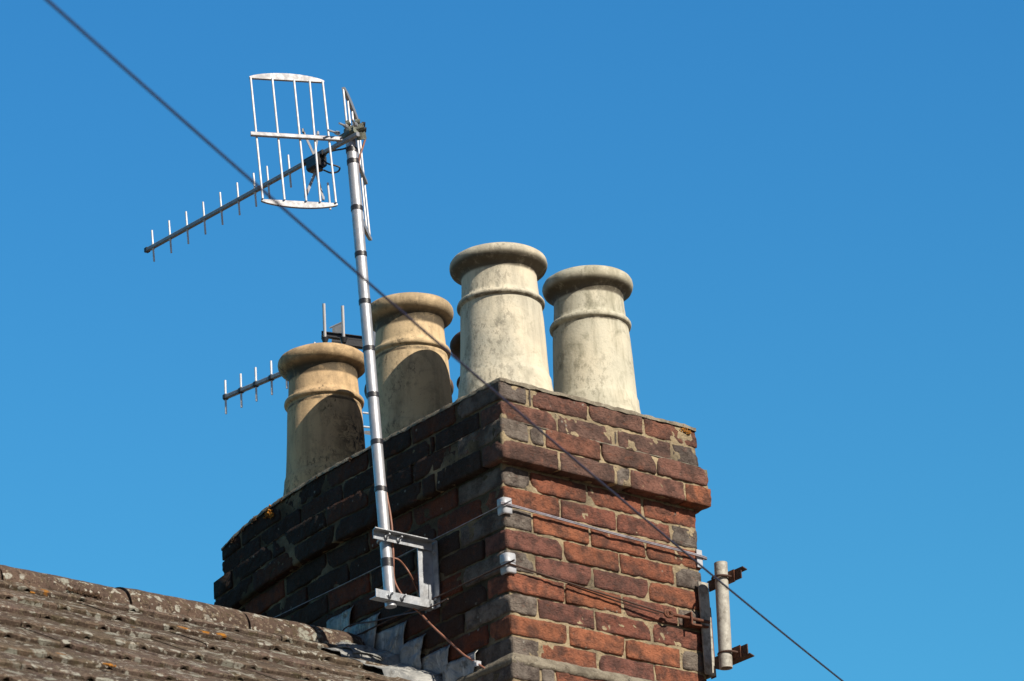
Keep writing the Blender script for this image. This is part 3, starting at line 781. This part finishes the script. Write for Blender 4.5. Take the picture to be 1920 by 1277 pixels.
# bow-tie dipole and its box
dc = boom_at(592); mb = MB()
mb.bar(dc+E_B*.03-TILT*.022, dc-E_B*.03-TILT*.022, .036, .044, nB, .2); mb.bar(dc+E_B*.05, dc-E_B*.042+V((0, 0, .0)), .022, .020, nB, .2)
mb.tube([dc-TILT*.045-E_B*.012, dc-TILT*.052-E_B*.012], .012, 14)
mb.build('dipole_box', BLACK, ae)
ds = V((cos(R(10)), sin(R(10)), 0))
for sgn in (1, -1):
    c = dc + TILT*(.008 if sgn > 0 else -.048) + E_B*.006
    tips = ((568, 245), (596, 250)) if sgn > 0 else ((573, 368), (606, 372))
    mb = MB()
    for tx_, ty_ in tips:
        n_ = ds.cross(V((0, 0, 1))); t_ = onp(tx_, ty_, dc, n_)
        mb.bar(c, t_, .010, .0018, ds, .05)
        mb.tube([t_-TILT*.006, t_+TILT*.006], .0045, 8)
    mb.build('bow_tie_dipole', ALU, ae)
c608 = boom_at(609); mb = MB(); mb.tube([c608-TILT*.11+V((0, 0, 0)), c608-TILT*.205], .0035, 8); mb.build('director_rod', RODM, ae, True, 40)
# clamp at the mast head
mb = MB(); T = MTOP
def hp(x, y, D=11.84): return dist(x, y, D)
mb.bar(hp(636, 264, 11.88), hp(668, 243, 11.82), .024, .024, None, .2)
mb.bar(hp(655, 247), hp(683, 240), .040, .026, None, .25)
mb.tube([hp(674, 232), hp(678, 262)], [.014, .017], 16)
mb.tube([hp(650, 233, 11.8), hp(656, 229, 11.8)], [.011, .009], 14)
mb.tube([hp(666, 229), hp(675, 229)], .010, 10)
mb.tube([T-md*.004, T+md*.012], .021, 20)
mb.build('mast_clamp', CAST, ae)
for (x0_, y0_, x1_, y1_) in ((652, 238, 636, 231), (637, 251, 615, 244), (668, 236, 660, 224)):
    mb = MB(); p, q = hp(x0_, y0_, 11.80), hp(x1_, y1_, 11.76)
    mb.tube([p, q], .0034, 8); e = p.lerp(q, .12)
    mb.tube([e, p.lerp(q, .38)], [.008, .006], 8)
    mb.bar(e+V((0, 0, -.015)), e+V((0, 0, .015)), .003, .012); mb.build('wing_bolt', GALV, ae)
for (x0_, y0_) in ((684, 243), (682, 233)):
    mb = MB(); mb.tube([hp(x0_-4, y0_), hp(x0_+3, y0_+.5)], .008, 6); mb.build('nut', BLACK, ae)

# ------------------------------------------------------------------ cables
def spline(pts, n=10):
    pts = [V(p) for p in pts]; out = []
    P = [pts[0]*2-pts[1]] + pts + [pts[-1]*2-pts[-2]]
    for i in range(1, len(P)-2):
        for k in range(n):
            t = k/n; a, b, c, d = P[i-1], P[i], P[i+1], P[i+2]
            out.append(.5*((2*b)+(c-a)*t+(2*a-5*b+4*c-d)*t*t+(3*b-3*c+d-a)*t**3))
    out.append(pts[-1]); return out
def cable(name, pts, r, m, parent=None, label=None, cat='cable', n=8, group=None):
    mb = MB(); mb.tube(spline(pts), r, n); o = mb.build(name, m, parent, True, 50)
    if label: tag(o, label, cat, group)
    return o
j = boom_at(604)
cable('feed_cable', [dist(606, 300, 11.87), dist(615, 307, 11.85), dist(630, 311, 11.85), dist(637, 315, 11.85), dist(633, 322, 11.85), dist(620, 324, 11.85), dist(607, 319, 11.87)], .0028, BLACK, ae)
cable('feed_cable', [dist(604, 297, 11.88), dist(612, 287, 11.86), dist(628, 282, 11.85), dist(645, 279, 11.85), dist(652, 275, 11.86)], .0028, BLACK, ae)
def side_of_mast(py, off=.021):              # just right of the mast in the photo
    p = mast_at(py); return p + rt*off + fw*(.0195 if 310 < py < 900 else .0)
pts = [side_of_mast(y, o) for y, o in ((262, .045), (275, .036), (300, .020), (330, .014), (400, .013), (520, .013), (640, .013), (760, .013), (880, .013), (930, .017), (960, .022), (990, .024), (1015, .022), (1040, .021))]
pts += [onp(738, 1078, MBOT, V((0, 1, 0))), onp(743, 1098, MBOT, V((0, 1, 0))), onp(757, 1120, MBOT+V((0, -.004, 0)), V((0, 1, 0))), onp(772, 1136, MBOT, V((0, 1, 0))), on(787, 1149, 0, -.045), on(815, 1178, 0, -.035), on(845, 1205, 0, -.025), on(870, 1228, 0, -.017), on(898, 1246, 0, -.016), on(930, 1270, 0, -.018), on(960, 1296, 0, -.022), on(985, 1330, 0, -.03)]
cable('coaxial_cable', pts, .0034, COPPER, None, 'pinkish brown aerial lead running down the mast and along the shaded brick side')
cable('cable_tail', [onp(736, 1046, MBOT, V((0, 1, 0))), onp(748, 1050, MBOT+V((0, -.005, 0)), V((0, 1, 0))), onp(760, 1063, MBOT, V((0, 1, 0))), onp(770, 1079, MBOT, V((0, 1, 0))), on(782, 1105, 0, -.03), on(793, 1130, 0, -.015)], .0028, COPPER, None, 'short loop of pinkish lead inside the galvanised bracket', 'cable')
cl = on(898, 1246, 0, -.012); mb = MB(); mb.box((-.026, cl.y-.006, cl.z-.007), (-.007, cl.y+.006, cl.z+.009)); mb.tube([(-.026, cl.y, cl.z+.006), (-.031, cl.y, cl.z+.006)], .004, 8)
tag(mb.build('cable_clip', WHITEP), 'small white clip nailed to the shaded bricks, holding the pinkish lead', 'cable clip')
cable('black_lead', [on(840, 1123, 0, -.05), on(815, 1135, 0, -.05), on(785, 1146, 0, -.05), on(740, 1155, 0, -.03), on(700, 1165, 0, -.02), on(665, 1170, 0, -.03), on(645, 1180, 0, -.05), on(640, 1195, 0, -.08), on(647, 1208, 0, -.1), on(660, 1217, 0, -.12), on(672, 1222, 0, -.13)], .0024, BROWNC, None, 'thin dark lead drooping from the bracket to the end of the ridge')
# overhead service cable, nearer to the viewer on the left
e0, e1 = dist(-212, -268, 5.3), dist(1760, 1418, 11.6)
pts = []
for i in range(41):
    t = i/40; p = e0.lerp(e1, t); p.z -= .075*4*t*(1-t)*.5; pts.append(p)
mb = MB(); mb.tube(pts, .0026, 10); tag(mb.build('overhead_cable', CABLE, None, True), 'dark overhead wire crossing the sky and chimney diagonally', 'cable')

# ------------------------------------------------------------------ lashing wires round the stack
def corner_plate(px, py, hh, wd, label, m=WHITEP, at=None):
    c = at if at is not None else on(px, py, 0, -.002); mb = MB(); r = .010; n = 6
    path = [V((-.006, wd, 0))] + [V((-.006+r-r*cos(pi/2*k/n), -.006+r-r*sin(pi/2*k/n), 0)) for k in range(n+1)] + [V((wd, -.006, 0))]
    vs = []; fs = []; k = len(path)
    prof = [(-hh, 0), (-hh*.85, -.004), (-hh*.12, -.005), (-hh*.05, -.001), (hh*.05, -.001), (hh*.12, -.005), (hh*.85, -.004), (hh, 0)]
    for z, o in prof:
        for p in path:
            d = V((p.x-.03, p.y-.03, 0)).normalized(); vs.append(V((p.x, p.y, c.z+z)) + d*(-o))
    b = len(vs)
    for j_ in range(len(prof)-1): fs += [(j_*k+i, j_*k+i+1, (j_+1)*k+i+1, (j_+1)*k+i) for i in range(k-1)]
    mb.add(vs, fs); o = mb.build('corner_plate', m, None, True, 50)
    s = o.modifiers.new('s', 'SOLIDIFY'); s.thickness = .003; s.offset = -1
    tag(o, label, 'corner plate', 'corner plates under the lashing wires'); return o
corner_plate(945, 948, .027, .022, 'white metal plate bent round the corner under the silver wire')
corner_plate(950, 1056, .033, .024, 'stained white plate bent round the corner under the rusty wire')
z1 = on(945, 950, 0, 0).z; z1r = on(1313, 1046, 0, W).z
mb = MB(); c0 = V((-.014, -.014, z1)); c1 = V((W+.012, -.012, z1r))
mb.tube(spline([V((-.013, L+.01, z1+.0)), V((-.013, L*.5, z1-.004)), V((-.014, .01, z1)), V((-.010, -.010, z1))], 8), .0014, 8)
for o in (0, .0042):
    mb.tube(spline([ V((-.010, -.010, z1+o)), V((.01, -.014, z1+o)), V((W*.5, -.014, (z1+z1r)/2-.003+o)), V((W-.01, -.013, z1r+o)), V((W+.0115, .012, z1r+o)), V((W+.010, .05, z1r+o)), V((W+.008, L*.5, z1r)), V((W+.008, L-.1, z1r))], 8), .0021, 8)
tag(mb.build('lashing_wire', WIRE, None, True), 'silver wire strapped round the upper part of the brick shaft', 'wire')
mb = MB(); c = c1; mb.box((W-.016, -.0065, z1r-.033), (W+.004, -.002, z1r+.025)); mb.box((W+.003, -.006, z1r-.033), (W+.007, .03, z1r+.025))
tag(mb.build('corner_plate', WHITEP), 'white strip on the right hand edge under the silver wire', 'corner plate', 'corner plates under the lashing wires')
z2 = on(950, 1062, 0, 0).z
e_ = on(1247, 1150, 1, -.024)
mb = MB(); mb.tube(spline([V((-.013, L+.01, z2+.004)), V((-.013, L*.5, z2-.002)), V((-.015, .01, z2)), V((-.011, -.011, z2)), V((.01, -.014, z2)), V((.2, -.016, z2-.018)), V((.42, -.018, z2-.037)), e_], 8), .0028, 8)
mb.tube(spline([V((.22, -.010, z2-.022)), V((.42, -.011, z2-.044)), e_+V((-.02, .006, -.004))], 8), .0022, 8)
lw = tag(mb.build('lashing_wire', RUSTD, None, True), 'rusty wire strapped round the lower part of the brick shaft', 'wire')
mb = MB(); ring = [e_ + V((cos(2*pi*t/16)*.013+.010, -.002, sin(2*pi*t/16)*.011)) for t in range(17)]; mb.tube(ring, .004, 8); mb.build('ring', RUST, lw, True)
b_ = on(1330, 1168, 1, -.030)
eb = empty('eye_bolt', e_, 'rusty eye bolt and clip tightening the lower wire at the right edge', 'bolt')
mb = MB(); mb.tube([e_+V((.02, -.002, 0)), b_+V((.0, 0, .002))], .0055, 10)
mb.tube([e_ + V((cos(2*pi*t/14)*.011+.016, -.003, sin(2*pi*t/14)*.010)) for t in range(15)], .0042, 8); mb.build('shank', RUST, eb, True)
c = e_.lerp(b_, .55); d = (b_-e_).normalized()
mb = MB(); mb.box((-.003, -.012, -.022), (.003, .024, .018), M=Matrix.Translation(c)); 
mb.bar(c+V((0, .018, -.014)), b_+V((.0, .014, -.012)), .026, .006, (0, 1, 0)); mb.bar(b_+V((-.002, .012, -.022)), b_+V((-.002, .012, .018)), .008, .03); mb.build('clip', RUST, eb)

# ------------------------------------------------------------------ old pipe bracket on the right corner
PX, PY = .765, -.100; ob = empty('pipe_bracket', (W, 0, -.35), 'rusty two armed bracket clamped to the right edge of the stack', 'bracket')
PZ1, PZ0 = -.2133, -.5565
mb = MB(); mb.box((.748, -.0185, -.552), (.789, -.014, -.251)); mb.box((.785, -.0135, -.552), (.789, .03, -.251)); mb.build('upright_plate', OLDPIPE, ob)
mb = MB(); mb.box((.7895, -.018, -.556), (.7925, .004, -.33)); mb.build('rusty_strip', RUST, ob)
for z, up_ in ((-.263, 1), (-.508, -1)):
    mb = MB(); mb.box((.7895, -.168, z-.016), (.793, -.0186, z+.016))
    zf = z+.016 if up_ > 0 else z-.016
    mb.plate([(.7895, -.178, zf), (.7895, -.012, zf), (.820, -.012, zf), (.820, -.165, zf)], .003, (0, 0, up_))
    mb.build('arm', RUSTD, ob)
    mb = MB(); mb.box((.7865, -.140, z-.020), (.7893, -.062, z+.020)); mb.build('clamp_plate', RUST, ob)
    hw = .0262; ub = MB()
    ub.tube([V((.812, PY-hw, z))]+[V((PX+.002-hw*sin(pi*t/12), PY-hw*cos(pi*t/12), z)) for t in range(13)]+[V((.812, PY+hw, z))], .0038, 8)
    for s_ in (-1, 1): ub.tube([(.7932, PY+s_*hw, z), (.801, PY+s_*hw, z)], .0085, 6)
    ub.build('u_bolt', RUSTD, ob)
mb = MB(); ro_, ri = .0208, .0172; N = 28; vs = []
a = V((PX+.007, PY, PZ1)); b = V((PX-.007, PY, PZ0))
for p_, r_ in ((b, ri), (b, ro_), (a, ro_), (a, ri), (b, ri)):
    vs += [p_+V((cos(2*pi*q/N)*r_, sin(2*pi*q/N)*r_, 0)) for q in range(N)]
mb.add(vs, [(j_*N+q, j_*N+(q+1) % N, (j_+1)*N+(q+1) % N, (j_+1)*N+q) for j_ in range(4) for q in range(N)])
tag(mb.build('pipe_stub', OLDPIPE, None, True, 40), 'short off white length of pipe held upright in the rusty bracket', 'pipe')

# ------------------------------------------------------------------ second aerial behind the stack
D2 = 13.2; B2 = dist(705, 626, D2)
m2 = empty('rear_mast', B2, 'mast behind the stack, hidden by the pots, carrying the lower aerial', 'mast')
mb = MB(); mb.tube([B2+V((0, 0, .02)), B2-V((0, 0, 1.9))], .015, 20); mb.build('pole', MASTM, m2, True, 40)
for py in (775, 801):
    p = dist(706, py+2, D2); q = dist(680, py-1, D2); mb = MB(); mb.tube([p, q], .0038, 8); mb.build('stay_rod', RODM, m2, True, 40)
mb = MB(); mb.plate([dist(683, 808, D2), dist(706, 808, D2), dist(706, 818, D2), dist(683, 814, D2)], .01, fw); mb.build('stay_plate', ALU, m2)
a2 = empty('tv_aerial', B2, 'smaller aerial with short rods, half hidden behind the tan stained pot', 'aerial')
E2 = V((cos(R(99)), sin(R(99)), 0))
def b2(px):
    lo_, hi_ = -.1, 1.4
    for _ in range(40):
        t = (lo_+hi_)/2; p = B2+E2*t; d = p-CAM; x = 960+FPX*d.dot(rt)/d.dot(fw)
        if x > px: lo_ = t
        else: hi_ = t
    return p
mb = MB(); mb.bar(B2, b2(421), .016, .016); mb.build('boom', DARKALU, a2)
for px in (423, 452, 480, 509, 537, 565, 591):
    c = b2(px); mb = MB(); mb.tube([c+V((0, 0, .066)), c-V((0, 0, .066))], .0040, 10); mb.build('director_rod', RODM, a2, True, 40)
    mb = MB(); mb.bar(c-E2*.006, c+E2*.006, .020, .023, None, .25); mb.build('rod_clip', BLACK, a2)
ha, hb = dist(603, 627, 13.05), dist(684, 637, 13.05)
mb = MB(); dd = (hb-ha).normalized(); mb.bar(ha, hb, .006, .018); mb.bar(ha+V((0, 0, .008)), hb+V((0, 0, .008)), .020, .003); mb.bar(ha-V((0, 0, .008)), hb-V((0, 0, .008)), .020, .003)
for i in range(14): p = ha.lerp(hb, i/13.); mb.bar(p-V((0, 0, .0075)), p+V((0, 0, .0075)), .016, .002)
mb.bar(ha.lerp(hb, .55)-V((0, 0, .022)), hb-V((0, 0, .022)), .022, .028)
mb.build('reflector_holder', BLACK, a2)
for px, ty in ((608, 569), (643, 573)):
    p = dist(px+1, 628, 13.04); t_ = dist(px-1, ty, 13.04); mb = MB(); mb.tube([t_, p+(p-t_)*.9], .0055, 12); mb.build('reflector_rod', RODM, a2, True, 40)
    mb = MB(); mb.tube([p-V((0, 0, .012)), p-V((0, 0, .030))], [.014, .008], 12); mb.build('rod_socket', BLACK, a2, True, 40)
mb = MB(); mb.plate([dist(622, 612, 13.15), dist(641, 603, 13.15), dist(643, 628, 13.15), dist(624, 627, 13.15)], .003, fw); mb.tube([dist(618, 615, 13.13), dist(642, 604, 13.13)], .003, 6); mb.build('dipole_plate', GALV, a2)
mb = MB(); mb.tube([dist(622, 645, 13.1), dist(640, 646, 13.1)], .024, 16); mb.build('dipole_box', BLACK, a2, True, 40)
print('verts', sum(len(o.data.vertices) for o in bpy.data.objects if o.type == 'MESH'))
